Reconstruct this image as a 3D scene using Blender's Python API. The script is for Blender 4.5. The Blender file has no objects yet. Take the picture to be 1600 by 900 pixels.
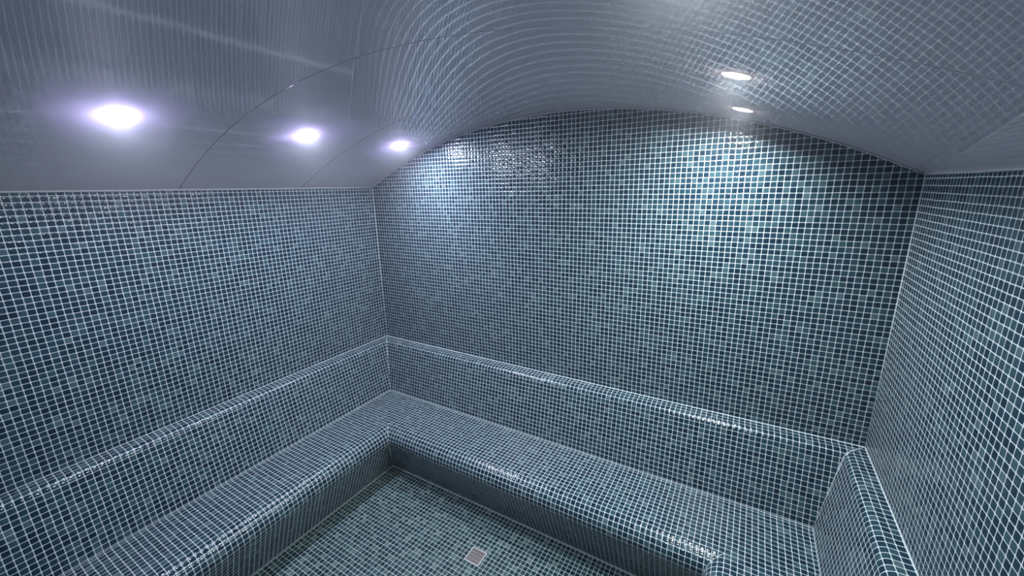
import bpy, bmesh, math
from mathutils import Vector, Matrix

C = bpy.context.scene.collection
S = bpy.context.scene

# ------------------------------------------------------------------ sizes (metres)
PITCH = 0.0254                      # mosaic pitch, tile plus joint
W = 3.106                           # room width
DEP = 2.90                          # room depth (back wall at y = 0)
HB = 0.780                          # top of the backrest
H = 1.991                           # springing of the vault
HS = 0.390                          # seat height
RISE = 0.384
RAD = (W * W / 4 + RISE * RISE) / (2 * RISE)
CZ = H + RISE - RAD
SEAMS = (-0.578, -1.242)

# ------------------------------------------------------------------ camera
cam_d = bpy.data.cameras.new('camera')
cam = bpy.data.objects.new('camera', cam_d)
C.objects.link(cam)
yaw, pit, roll = -0.5365, 0.2441, -0.0194
cy, sy, cp, sp = math.cos(yaw), math.sin(yaw), math.cos(pit), math.sin(pit)
fw = Vector((sy * cp, cy * cp, -sp))
rt = Vector((cy, -sy, 0))
up = rt.cross(fw)
r2 = math.cos(roll) * rt + math.sin(roll) * up
u2 = -math.sin(roll) * rt + math.cos(roll) * up
M = Matrix((r2, u2, -fw)).transposed().to_4x4()
M.translation = Vector((2.5452, -2.2047, 1.9675))
cam.matrix_world = M
cam_d.sensor_width = 36
cam_d.lens = 628.3 / 1600 * 36
cam_d.clip_start = 0.01
S.camera = cam

# ------------------------------------------------------------------ world, exposure
wd = bpy.data.worlds.new('world')
S.world = wd
wd.use_nodes = True
wd.node_tree.nodes['Background'].inputs[0].default_value = (0.5, 0.6, 0.75, 1)
wd.node_tree.nodes['Background'].inputs[1].default_value = 0.0
S.view_settings.view_transform = 'Standard'
S.view_settings.look = 'None'
S.view_settings.gamma = 1.0
S.view_settings.use_curve_mapping = False
S.view_settings.exposure = 0.12
S.cycles.max_bounces = 10
S.cycles.diffuse_bounces = 6
S.cycles.glossy_bounces = 4
S.cycles.caustics_reflective = False
S.cycles.sample_clamp_indirect = 4.0
S.cycles.use_denoising = True
S.cycles.use_adaptive_sampling = False

# lamp settings: colour, power of the beam, glow of the lens
LAMP_L = dict(col=(0.80, 0.86, 1.0), power=9.5, rad=0.031, side=88.0, side_col=(0.60, 0.53, 1.0), bulge=0.013, spread=180)
LAMP_R = dict(col=(0.93, 1.0, 0.99), power=11.5, rad=0.037, side=7.0, side_col=(1.0, 0.90, 0.78), bulge=0.003, spread=160)


# ------------------------------------------------------------------ materials
def mat(name):
    m = bpy.data.materials.new(name)
    m.use_nodes = True
    return m, m.node_tree, m.node_tree.nodes['Principled BSDF']


def mth(nt, op, a, b=None, c=None):
    n = nt.nodes.new('ShaderNodeMath')
    n.operation = op
    for i, v in enumerate((a, b, c)):
        if v is None:
            continue
        if isinstance(v, (int, float)):
            n.inputs[i].default_value = v
        else:
            nt.links.new(v, n.inputs[i])
    return n.outputs[0]


def mosaic(name, stops, grout, seed, joint=0.08, mottle=0.25, rough=0.13, pillow=0.20, tilt=0.035):
    """square glass mosaic laid on the UV map, one UV unit = one tile"""
    m, nt, bs = mat(name)
    L = nt.links.new
    uv = nt.nodes.new('ShaderNodeUVMap')
    uv.uv_map = 'UVMap'
    # hand-laid joints wander a little
    wn = nt.nodes.new('ShaderNodeTexNoise')
    wn.inputs['Scale'].default_value = 0.35
    wn.inputs['Detail'].default_value = 1.0
    L(uv.outputs[0], wn.inputs['Vector'])
    vs = nt.nodes.new('ShaderNodeVectorMath')
    vs.operation = 'MULTIPLY_ADD'
    L(wn.outputs['Color'], vs.inputs[0])
    vs.inputs[1].default_value = (0.12, 0.12, 0)
    L(uv.outputs[0], vs.inputs[2])
    sx = nt.nodes.new('ShaderNodeSeparateXYZ')
    L(vs.outputs[0], sx.inputs[0])
    fx = mth(nt, 'SUBTRACT', mth(nt, 'FRACT', sx.outputs[0]), 0.5)
    fy = mth(nt, 'SUBTRACT', mth(nt, 'FRACT', sx.outputs[1]), 0.5)
    ix = mth(nt, 'FLOOR', sx.outputs[0])
    iy = mth(nt, 'FLOOR', sx.outputs[1])
    cb = nt.nodes.new('ShaderNodeCombineXYZ')
    L(ix, cb.inputs[0]); L(iy, cb.inputs[1]); cb.inputs[2].default_value = seed
    wh = nt.nodes.new('ShaderNodeTexWhiteNoise')
    wh.noise_dimensions = '3D'
    L(cb.outputs[0], wh.inputs['Vector'])
    # rounded-square distance
    ax = mth(nt, 'ABSOLUTE', fx)
    ay = mth(nt, 'ABSOLUTE', fy)
    p = 7.0
    dd = mth(nt, 'POWER', mth(nt, 'ADD', mth(nt, 'POWER', ax, p), mth(nt, 'POWER', ay, p)), 1 / p)
    mr = nt.nodes.new('ShaderNodeMapRange')
    mr.interpolation_type = 'SMOOTHSTEP'
    mr.inputs['From Min'].default_value = 0.5 - joint / 2 - 0.03
    mr.inputs['From Max'].default_value = 0.5 - joint / 2 + 0.01
    L(dd, mr.inputs['Value'])
    g = mr.outputs[0]
    # tile colour
    cr = nt.nodes.new('ShaderNodeValToRGB')
    cr.color_ramp.interpolation = 'LINEAR'
    els = cr.color_ramp.elements
    while len(els) < len(stops):
        els.new(0.5)
    for e, (pos, col) in zip(els, stops):
        e.position = pos
        e.color = (*col, 1)
    L(wh.outputs['Value'], cr.inputs[0])
    mo = nt.nodes.new('ShaderNodeTexNoise')
    mo.inputs['Scale'].default_value = 3.0
    mo.inputs['Detail'].default_value = 3.0
    L(vs.outputs[0], mo.inputs['Vector'])
    mm = mth(nt, 'MULTIPLY_ADD', mo.outputs[0], mottle * 2, 1 - mottle)
    tc = nt.nodes.new('ShaderNodeVectorMath')
    tc.operation = 'SCALE'
    L(cr.outputs[0], tc.inputs[0]); L(mm, tc.inputs['Scale'])
    gn = nt.nodes.new('ShaderNodeTexNoise')
    gn.inputs['Scale'].default_value = 0.8
    gn.inputs['Detail'].default_value = 4.0
    L(uv.outputs[0], gn.inputs['Vector'])
    gc = nt.nodes.new('ShaderNodeVectorMath')
    gc.operation = 'SCALE'
    gc.inputs[0].default_value = grout
    L(mth(nt, 'MULTIPLY_ADD', gn.outputs[0], 0.5, 0.75), gc.inputs['Scale'])
    mx = nt.nodes.new('ShaderNodeMix')
    mx.data_type = 'RGBA'
    L(g, mx.inputs['Factor'])
    L(tc.outputs[0], mx.inputs['A']); L(gc.outputs[0], mx.inputs['B'])
    L(mx.outputs['Result'], bs.inputs['Base Color'])
    L(mth(nt, 'MULTIPLY_ADD', g, 0.9 - rough, rough), bs.inputs['Roughness'])
    bs.inputs['IOR'].default_value = 1.5
    # pillowed, slightly tilted tiles: normal straight from the tile coordinates
    wc = nt.nodes.new('ShaderNodeSeparateXYZ')
    L(wh.outputs['Color'], wc.inputs[0])
    ig = mth(nt, 'SUBTRACT', 1.0, g)

    def axis(f, rnd):
        c = mth(nt, 'MULTIPLY', mth(nt, 'MULTIPLY', f, mth(nt, 'ABSOLUTE', f)), 4 * pillow)
        c = mth(nt, 'ADD', c, mth(nt, 'MULTIPLY', mth(nt, 'SUBTRACT', rnd, 0.5), 2 * tilt))
        return mth(nt, 'MULTIPLY_ADD', mth(nt, 'MULTIPLY', c, ig), 0.5, 0.5)
    cn = nt.nodes.new('ShaderNodeCombineXYZ')
    L(axis(fx, wc.outputs[0]), cn.inputs[0])
    L(axis(fy, wc.outputs[1]), cn.inputs[1])
    cn.inputs[2].default_value = 1.0
    nm = nt.nodes.new('ShaderNodeNormalMap')
    nm.uv_map = 'UVMap'
    L(cn.outputs[0], nm.inputs['Color'])
    L(nm.outputs[0], bs.inputs['Normal'])
    return m


def plain(name, col, rough=0.5, metal=0.0, noise=0.08, scale=20.0):
    m, nt, bs = mat(name)
    n = nt.nodes.new('ShaderNodeTexNoise')
    n.inputs['Scale'].default_value = scale
    tcn = nt.nodes.new('ShaderNodeTexCoord')
    nt.links.new(tcn.outputs['Object'], n.inputs['Vector'])
    v = nt.nodes.new('ShaderNodeVectorMath')
    v.operation = 'SCALE'
    v.inputs[0].default_value = col
    nt.links.new(mth(nt, 'MULTIPLY_ADD', n.outputs[0], 2 * noise, 1 - noise), v.inputs['Scale'])
    nt.links.new(v.outputs[0], bs.inputs['Base Color'])
    bs.inputs['Roughness'].default_value = rough
    bs.inputs['Metallic'].default_value = metal
    return m


GROUT = (0.55, 0.60, 0.65)
WALL_STOPS = [(0.0, (0.004, 0.021, 0.042)), (0.35, (0.009, 0.034, 0.058)), (0.7, (0.017, 0.052, 0.077)),
              (0.92, (0.034, 0.082, 0.104)), (1.0, (0.075, 0.130, 0.152))]
FLOOR_STOPS = [(0.0, (0.005, 0.022, 0.032)), (0.35, (0.010, 0.036, 0.047)), (0.7, (0.021, 0.056, 0.066)),
               (0.92, (0.045, 0.090, 0.096)), (1.0, (0.12, 0.165, 0.165))]
M_WALL = mosaic('blue_green_glass_mosaic', WALL_STOPS, GROUT, 1.5)
M_BENCH = mosaic('bench_glass_mosaic', WALL_STOPS, GROUT, 7.5)
M_FLOOR = mosaic('floor_glass_mosaic', FLOOR_STOPS, (0.33, 0.40, 0.43), 4.5, joint=0.11, rough=0.35, pillow=0.1)
M_GROUT = plain('white_grout', (0.62, 0.70, 0.75), 0.7)
M_CAULK = plain('grey_sealant', (0.50, 0.50, 0.53), 0.5)
M_STEEL = plain('brushed_steel', (0.34, 0.31, 0.32), 0.45, 0.6)
M_DARK = plain('painted_hollow_shade', (0.02, 0.02, 0.025), 0.8)
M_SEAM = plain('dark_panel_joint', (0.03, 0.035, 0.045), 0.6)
M_TRIM = plain('lamp_trim_white', (0.75, 0.76, 0.80), 0.3)

# glossy acrylic vault
M_CEIL, nt, bs = mat('glossy_acrylic_vault')
bs.inputs['Base Color'].default_value = (0.63, 0.59, 0.66, 1)
bs.inputs['Roughness'].default_value = 0.6
bs.inputs['Coat Weight'].default_value = 0.66
bs.inputs['Subsurface Weight'].default_value = 0.35      # the panels are translucent
bs.inputs['Subsurface Radius'].default_value = (0.75, 0.75, 1.0)
bs.inputs['Subsurface Scale'].default_value = 0.50
bs.subsurface_method = 'BURLEY'
bs.inputs['Coat Roughness'].default_value = 0.018
bs.inputs['Coat IOR'].default_value = 1.5
bs.inputs['Specular IOR Level'].default_value = 0.06
tcn = nt.nodes.new('ShaderNodeTexCoord')
n1 = nt.nodes.new('ShaderNodeTexNoise')
n1.inputs['Scale'].default_value = 5.0
n1.inputs['Detail'].default_value = 1.0
nt.links.new(tcn.outputs['Object'], n1.inputs['Vector'])
bp = nt.nodes.new('ShaderNodeBump')
bp.inputs['Strength'].default_value = 0.004
bp.inputs['Distance'].default_value = 0.003
nt.links.new(n1.outputs[0], bp.inputs['Height'])
nt.links.new(bp.outputs[0], bs.inputs['Coat Normal'])


def emit(name, col, strength, rim_col=None):
    m, nt, bs = mat(name)
    bs.inputs['Base Color'].default_value = (0.8, 0.8, 0.8, 1)
    bs.inputs['Emission Color'].default_value = (*col, 1)
    bs.inputs['Emission Strength'].default_value = strength
    return m


# ------------------------------------------------------------------ mesh helpers
def obj(name, bm, m, parent=None, smooth=False, kind=None):
    me = bpy.data.meshes.new(name)
    bm.normal_update()
    bm.to_mesh(me)
    bm.free()
    if m:
        me.materials.append(m)
    if smooth:
        for p in me.polygons:
            p.use_smooth = True
    o = bpy.data.objects.new(name, me)
    C.objects.link(o)
    if parent:
        o.parent = parent
    if kind:
        o['kind'] = kind
    return o


def tube_bm(bm, pts, r, n=8):
    """tube along a polyline"""
    rings = []
    for i, p in enumerate(pts):
        a = pts[max(i - 1, 0)]
        b = pts[min(i + 1, len(pts) - 1)]
        t = (b - a).normalized()
        ref = Vector((0, 0, 1)) if abs(t.z) < 0.8 else Vector((1, 0, 0))
        x = t.cross(ref).normalized()
        y = t.cross(x)
        rings.append([bm.verts.new(p + r * (math.cos(2 * math.pi * k / n) * x + math.sin(2 * math.pi * k / n) * y)) for k in range(n)])
    for a, b in zip(rings, rings[1:]):
        for k in range(n):
            bm.faces.new((a[k], a[(k + 1) % n], b[(k + 1) % n], b[k]))
    bm.faces.new(rings[0][::-1])
    bm.faces.new(rings[-1])
    return bm


def slab(name, outline, thick_dir, uvf, m, kind='structure'):
    """flat wall or floor: outline polygon facing the room, thickened away from it"""
    bm = bmesh.new()
    uvl = bm.loops.layers.uv.new('UVMap')
    f = [bm.verts.new(Vector(p)) for p in outline]
    b = [bm.verts.new(Vector(p) + Vector(thick_dir)) for p in outline]
    faces = [bm.faces.new(f), bm.faces.new(b[::-1])]
    n = len(f)
    for i in range(n):
        faces.append(bm.faces.new((f[i], b[i], b[(i + 1) % n], f[(i + 1) % n])))
    for fc in faces:
        for lp in fc.loops:
            lp[uvl].uv = uvf(lp.vert.co)
    bmesh.ops.recalc_face_normals(bm, faces=bm.faces)
    return obj(name, bm, m, kind=kind)


def vz(x):
    return CZ + math.sqrt(max(RAD * RAD - (x - W / 2) ** 2, 0))


# ------------------------------------------------------------------ room shell
P = PITCH
NA = 64
arch = [(W - W * i / NA, vz(W - W * i / NA) + 0.003) for i in range(NA + 1)]
T = 0.08
slab('wall_back', [(0, 0, 0), (W, 0, 0)] + [(x, 0, z) for x, z in arch], (0, T, 0),
     lambda c: ((W - c.x) / P, (c.z - HB) / P), M_WALL)
slab('wall_front', [(0, -DEP, 0), (W, -DEP, 0)] + [(x, -DEP, z) for x, z in arch], (0, -T, 0),
     lambda c: ((c.x) / P + 0.3, (c.z - HB) / P), M_WALL)
slab('wall_left', [(0, 0, 0), (0, 0, H), (0, -DEP, H), (0, -DEP, 0)], (-T, 0, 0),
     lambda c: (c.y / P, (c.z - HB) / P), M_WALL)
slab('wall_right', [(W, 0, 0), (W, 0, H), (W, -DEP, H), (W, -DEP, 0)], (T, 0, 0),
     lambda c: (c.y / P, (c.z - HB) / P + 200), M_WALL)
slab('floor', [(0, 0, 0), (W, 0, 0), (W, -DEP, 0), (0, -DEP, 0)], (0, 0, -T),
     lambda c: (c.x / P + 0.35, c.y / P + 0.45), M_FLOOR)

# vault with real joints between its panels
bm = bmesh.new()
ys = [0.0]
for s in SEAMS:
    ys += [(s + 0.0023, 0), (s + 0.0019, 0.0012), (s - 0.0019, 0.0012), (s - 0.0023, 0)]
ys = [(0.0, 0)] + ys[1:] + [(-DEP, 0)]
NV = 160
a0 = math.asin((W / 2) / RAD)
rows = []
for y, dz in ys:
    row = []
    for i in range(NV + 1):
        a = -a0 + 2 * a0 * i / NV
        r = RAD + dz
        row.append(bm.verts.new((W / 2 + r * math.sin(a), y, CZ + r * math.cos(a))))
    rows.append(row)
for k, (ra, rb) in enumerate(zip(rows, rows[1:])):
    for i in range(NV):
        f = bm.faces.new((ra[i], ra[i + 1], rb[i + 1], rb[i]))
        f.smooth = True
for k in range(1, len(rows) - 1):
    for i in range(NV):
        e = bm.edges.get((rows[k][i], rows[k][i + 1]))
        e.smooth = False
# outer skin so the vault has thickness
ro = []
for y in (0.0, -DEP):
    ro.append([bm.verts.new((W / 2 + (RAD + 0.03) * math.sin(-a0 + 2 * a0 * i / NV), y,
                             CZ + (RAD + 0.03) * math.cos(-a0 + 2 * a0 * i / NV))) for i in range(NV + 1)])
for i in range(NV):
    bm.faces.new((ro[1][i], ro[1][i + 1], ro[0][i + 1], ro[0][i]))
bm.normal_update()
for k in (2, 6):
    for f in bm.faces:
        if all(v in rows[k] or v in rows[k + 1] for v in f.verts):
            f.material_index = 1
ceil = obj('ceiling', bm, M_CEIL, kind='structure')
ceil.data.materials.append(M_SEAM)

# sealant beads where the vault meets the walls
eps = 0.002
bm = tube_bm(bmesh.new(), [Vector((x, -eps, z - 0.004)) for x, z in [(W * i / NA, vz(W * i / NA)) for i in range(NA + 1)]], 0.0035)
obj('trim_1', bm, M_CAULK, smooth=True, kind='structure')
bm = tube_bm(bmesh.new(), [Vector((eps, -DEP * i / 20, H - 0.002 + 0.0008 * math.sin(i * 2.3))) for i in range(21)], 0.0045)
obj('trim_2', bm, M_CAULK, smooth=True, kind='structure')
bm = tube_bm(bmesh.new(), [Vector((W - eps, -DEP * i / 20, H - 0.002 + 0.0008 * math.sin(i * 1.7))) for i in range(21)], 0.0045)
obj('trim_3', bm, M_CAULK, smooth=True, kind='structure')
# grout lines in the two vertical corners
obj('trim_4', tube_bm(bmesh.new(), [Vector((0.0005, -0.0005, HB)), Vector((0.0005, -0.0005, H))], 0.0022), M_GROUT, smooth=True, kind='structure')
obj('trim_5', tube_bm(bmesh.new(), [Vector((W - 0.0005, -0.0005, HB)), Vector((W - 0.0005, -0.0005, H))], 0.0022), M_GROUT, smooth=True, kind='structure')

# ------------------------------------------------------------------ bench
def arc(cx, cz, r, a1, a2, n):
    return [(cx + r * math.cos(math.radians(a1 + (a2 - a1) * i / n)),
             cz + r * math.sin(math.radians(a1 + (a2 - a1) * i / n))) for i in range(n + 1)]


UB, UF = 0.160, 0.4635
GAP = 0.0008
# backrest: small ledge, rounded nose, leaning face
BR = 0.038
ang = math.degrees(math.atan2(UB - 0.088, (HB - 0.05) - HS))   # lean of the face
prof_back = [(0.0, HB)] + arc(0.050, HB - 0.002 - BR, BR, 90, ang, 12) + [(UB, HS)]
NR, NCX = 0.085, 0.492
# undercut riser tangent to the nose
ncz = HS - NR
d = math.hypot(NCX - UF, ncz)
th = math.degrees(math.atan2(-ncz, UF - NCX) + math.acos(NR / d))
prof_seat = [(UB, HS)] + arc(NCX, ncz, NR, 90, th, 22)
prof_riser = [prof_seat[-1], (UF, 0.0)]


def lens_of(prof):
    s, out = 0.0, [0.0]
    for a, b in zip(prof, prof[1:]):
        s += math.hypot(b[0] - a[0], b[1] - a[1])
        out.append(s)
    return out


def run_pt(side, u, z, t):
    """side of the room; t = 0 at the back/left end, 1 at the other"""
    u, z = max(u, GAP), max(z, GAP)
    if side == 'left':
        return Vector((u, -u if t == 0 else -DEP + GAP, z))
    if side == 'right':
        return Vector((W - u, -u if t == 0 else -DEP + GAP, z))
    return Vector((u if t == 0 else W - u, -u, z))


def run_part(name, side, prof, close, s0, root):
    bm = bmesh.new()
    uvl = bm.loops.layers.uv.new('UVMap')
    L = lens_of(prof)
    pts = list(prof) + list(close)
    ss = [s0 + x for x in L] + [s0 + L[-1]] * len(close)
    A = [bm.verts.new(run_pt(side, u, z, 0)) for u, z in pts]
    B = [bm.verts.new(run_pt(side, u, z, 1)) for u, z in pts]
    n = len(pts)

    def uvc(co, s):
        if side == 'left':
            return (co.y / P, -s / P)
        if side == 'right':
            return (co.y / P, -s / P + 200)
        return ((W - co.x) / P, -s / P)
    for i in range(n):
        j = (i + 1) % n
        f = bm.faces.new((A[i], A[j], B[j], B[i]))
        sj = ss[j] if j else ss[i]
        for lp in f.loops:
            s = ss[i] if lp.vert in (A[i], B[i]) else sj
            lp[uvl].uv = uvc(lp.vert.co, s)
        if i < len(prof) - 1 and len(prof) > 2:
            f.smooth = True
    for end in (A, B):
        f = bm.faces.new(end)
        for lp in f.loops:
            lp[uvl].uv = ((lp.vert.co.x + lp.vert.co.y) / P, lp.vert.co.z / P)
    bmesh.ops.recalc_face_normals(bm, faces=bm.faces)
    # sharp where the profile closes
    for i in list(range(len(prof) - 1, n)) + [0]:
        e = bm.edges.get((A[i], B[i]))
        if e:
            e.smooth = False
    for end in (A, B):
        for i in range(n):
            e = bm.edges.get((end[i], end[(i + 1) % n]))
            if e:
                e.smooth = False
    return obj(name, bm, M_BENCH, root)


bench = bpy.data.objects.new('tiled_bench', None)
C.objects.link(bench)
bench['label'] = 'built-in bench of blue-green mosaic running along three walls with rounded front and sloping backrest'
bench['category'] = 'bench'
s1 = lens_of(prof_back)[-1]
s2 = s1 + lens_of(prof_seat)[-1]
zj = prof_riser[0][1]
for side in ('left', 'back', 'right'):
    run_part('backrest', side, prof_back, [(0.0, HS)], 0.0, bench)
    run_part('seat', side, prof_seat, [(0.0, zj), (0.0, HS)], s1, bench)
    run_part('riser', side, prof_riser, [(0.0, 0.0), (0.0, zj)], s2, bench)

# grout beads along creases and mitres
def bead(pts, r):
    o = obj('grout_joint', tube_bm(bmesh.new(), pts, r), M_GROUT, bench, smooth=True)
    o['label'] = 'pale grout line'
    return o


bead([Vector((0, -DEP, HB)), Vector((0, 0, HB)), Vector((W, 0, HB)), Vector((W, -DEP, HB))], 0.0026)
bead([Vector((UB, -DEP, HS)), Vector((UB, -UB, HS)), Vector((W - UB, -UB, HS)), Vector((W - UB, -DEP, HS))], 0.0022)
bead([Vector((UF, -DEP, 0)), Vector((UF, -UF, 0)), Vector((W - UF, -UF, 0)), Vector((W - UF, -DEP, 0))], 0.0025)
for sgn in (0, 1):
    X = (lambda u: u) if sgn == 0 else (lambda u: W - u)
    for pr, rr in ((prof_back, 0.0024), (prof_seat[3:], 0.0012), (prof_riser, 0.0018)):
        bead([Vector((X(u), -u, z)) for u, z in pr], rr)

# ------------------------------------------------------------------ floor drain
dr = bpy.data.objects.new('floor_drain', None)
C.objects.link(dr)
dr['label'] = 'small square metal drain grate with pale rim set in the mosaic floor'
dr['category'] = 'drain'
DX, DY, DS = 1.432, -0.781, 0.047
dr.location = (DX, DY, 0)


def box(bm, x0, x1, y0, y1, z0, z1):
    v = [bm.verts.new((x, y, z)) for z in (z0, z1) for x, y in ((x0, y0), (x1, y0), (x1, y1), (x0, y1))]
    for q in ((3, 2, 1, 0), (4, 5, 6, 7), (0, 1, 5, 4), (1, 2, 6, 5), (2, 3, 7, 6), (3, 0, 4, 7)):
        bm.faces.new([v[i] for i in q])


bm = bmesh.new()
w = 0.006
box(bm, -DS, DS, -DS, -DS + w, 0, 0.0035)
box(bm, -DS, DS, DS - w, DS, 0, 0.0035)
box(bm, -DS, -DS + w, -DS + w, DS - w, 0, 0.0035)
box(bm, DS - w, DS, -DS + w, DS - w, 0, 0.0035)
fr = obj('frame', bm, M_CAULK, dr)
fr['label'] = 'pale grey rim'
bm = bmesh.new()
q = DS - w
box(bm, -q, q, -q, q, 0.0002, 0.0008)
obj('drain_shade_plate', bm, M_DARK, dr)  # flat dark plate: shade under the grate put in as colour, no real hollow
bm = bmesh.new()
n = 9
for i in range(n + 1):
    c = -q + 2 * q * i / n
    box(bm, max(c - 0.0028, -q), min(c + 0.0028, q), -q, q, 0.0008, 0.0032)
for i in range(5):
    c = -q + 2 * q * i / 4
    box(bm, -q, q, max(c - 0.0022, -q), min(c + 0.0022, q), 0.0008, 0.0030)
obj('grate', bm, M_STEEL, dr)

# ------------------------------------------------------------------ recessed ceiling lamps
def lathe(prof, n=40):
    bm = bmesh.new()
    rings = []
    for r, z in prof:
        if r < 1e-6:
            rings.append([bm.verts.new((0, 0, z))])
        else:
            rings.append([bm.verts.new((r * math.cos(2 * math.pi * k / n), r * math.sin(2 * math.pi * k / n), z)) for k in range(n)])
    for a, b in zip(rings, rings[1:]):
        for k in range(n):
            j = (k + 1) % n
            if len(a) == 1:
                bm.faces.new((a[0], b[j], b[k]))
            elif len(b) == 1:
                bm.faces.new((a[k], a[j], b[0]))
            else:
                bm.faces.new((a[k], a[j], b[j], b[k]))
    bmesh.ops.recalc_face_normals(bm, faces=bm.faces)
    return bm


def lamp(x, y, s, label, group, mat_lens):
    root = bpy.data.objects.new('ceiling_spotlight', None)
    C.objects.link(root)
    ang = math.asin((x - W / 2) / RAD)
    root.location = (x, y, vz(x))
    root.rotation_euler = (0, ang, 0)       # local +z points out through the vault
    root['label'] = label
    root['category'] = 'ceiling light'
    root['group'] = group
    R0 = s['rad']
    obj('trim_ring', lathe([(R0 - 0.0008, 0.001), (R0 + 0.004, 0.001), (R0 + 0.004, -0.0006), (R0 + 0.003, -0.0012), (R0 + 0.001, -0.0012), (R0 - 0.0008, -0.0006), (R0 - 0.0008, 0.001)]), M_TRIM, root, smooth=True)
    b = s['bulge']
    obj('lens', lathe([(R0 * math.cos(math.radians(t)), -0.001 - b * math.sin(math.radians(t))) for t in (0, 12, 25, 40, 55, 70, 90)]), mat_lens, root, smooth=True)
    ld = bpy.data.lights.new('spot_beam', 'AREA')
    ld.shape = 'DISK'
    ld.size = 2 * R0 - 0.008
    ld.energy = s['power']
    ld.color = s['col']
    ld.spread = math.radians(s['spread'])
    lo = bpy.data.objects.new('spot_beam', ld)
    C.objects.link(lo)
    lo.parent = root
    lo.location = (0, 0, -0.003 - b)
    return root


ML = emit('lens_cool', LAMP_L['side_col'], LAMP_L['side'])
MR = emit('lens_warm', LAMP_R['side_col'], LAMP_R['side'])
XL, XR = 0.612, W - 0.638
for y, lab in ((-1.605, 'leftmost and nearest round spotlight with violet glow above the left wall'),
               (-0.905, 'middle round spotlight of the violet-glowing row above the left wall'),
               (-0.285, 'round violet-white spotlight nearest the back wall on the left side')):
    lamp(XL, y, LAMP_L, lab, 'spotlights on the left side of the vault', ML)
for y, lab in ((-0.885, 'larger nearer warm white spotlight on the right side of the vault'),
               (-0.288, 'smaller warm white spotlight close to the back wall on the right'),
               (-1.63, 'spotlight of the right row nearest the camera')):
    lamp(XR, y, LAMP_R, lab, 'spotlights on the right side of the vault', MR)

# ------------------------------------------------------------------ thin steam filling the room
bm = bmesh.new()
g = 0.15                        # domain reaches past the opaque walls
box(bm, -g, W + g, -DEP - g, g, -g, H + RISE + g)
m = bpy.data.materials.new('thin_steam')
m.use_nodes = True
m.node_tree.nodes.remove(m.node_tree.nodes['Principled BSDF'])
vsn = m.node_tree.nodes.new('ShaderNodeVolumeScatter')
vsn.inputs['Density'].default_value = 0.018
vsn.inputs['Anisotropy'].default_value = 0.86
vsn.inputs['Color'].default_value = (0.90, 0.90, 1.0, 1)
m.node_tree.links.new(vsn.outputs[0], m.node_tree.nodes['Material Output'].inputs['Volume'])
st = obj('steam', bm, m, kind='stuff')
st['label'] = 'thin veil of steam hanging in the tiled room'
st['category'] = 'steam'
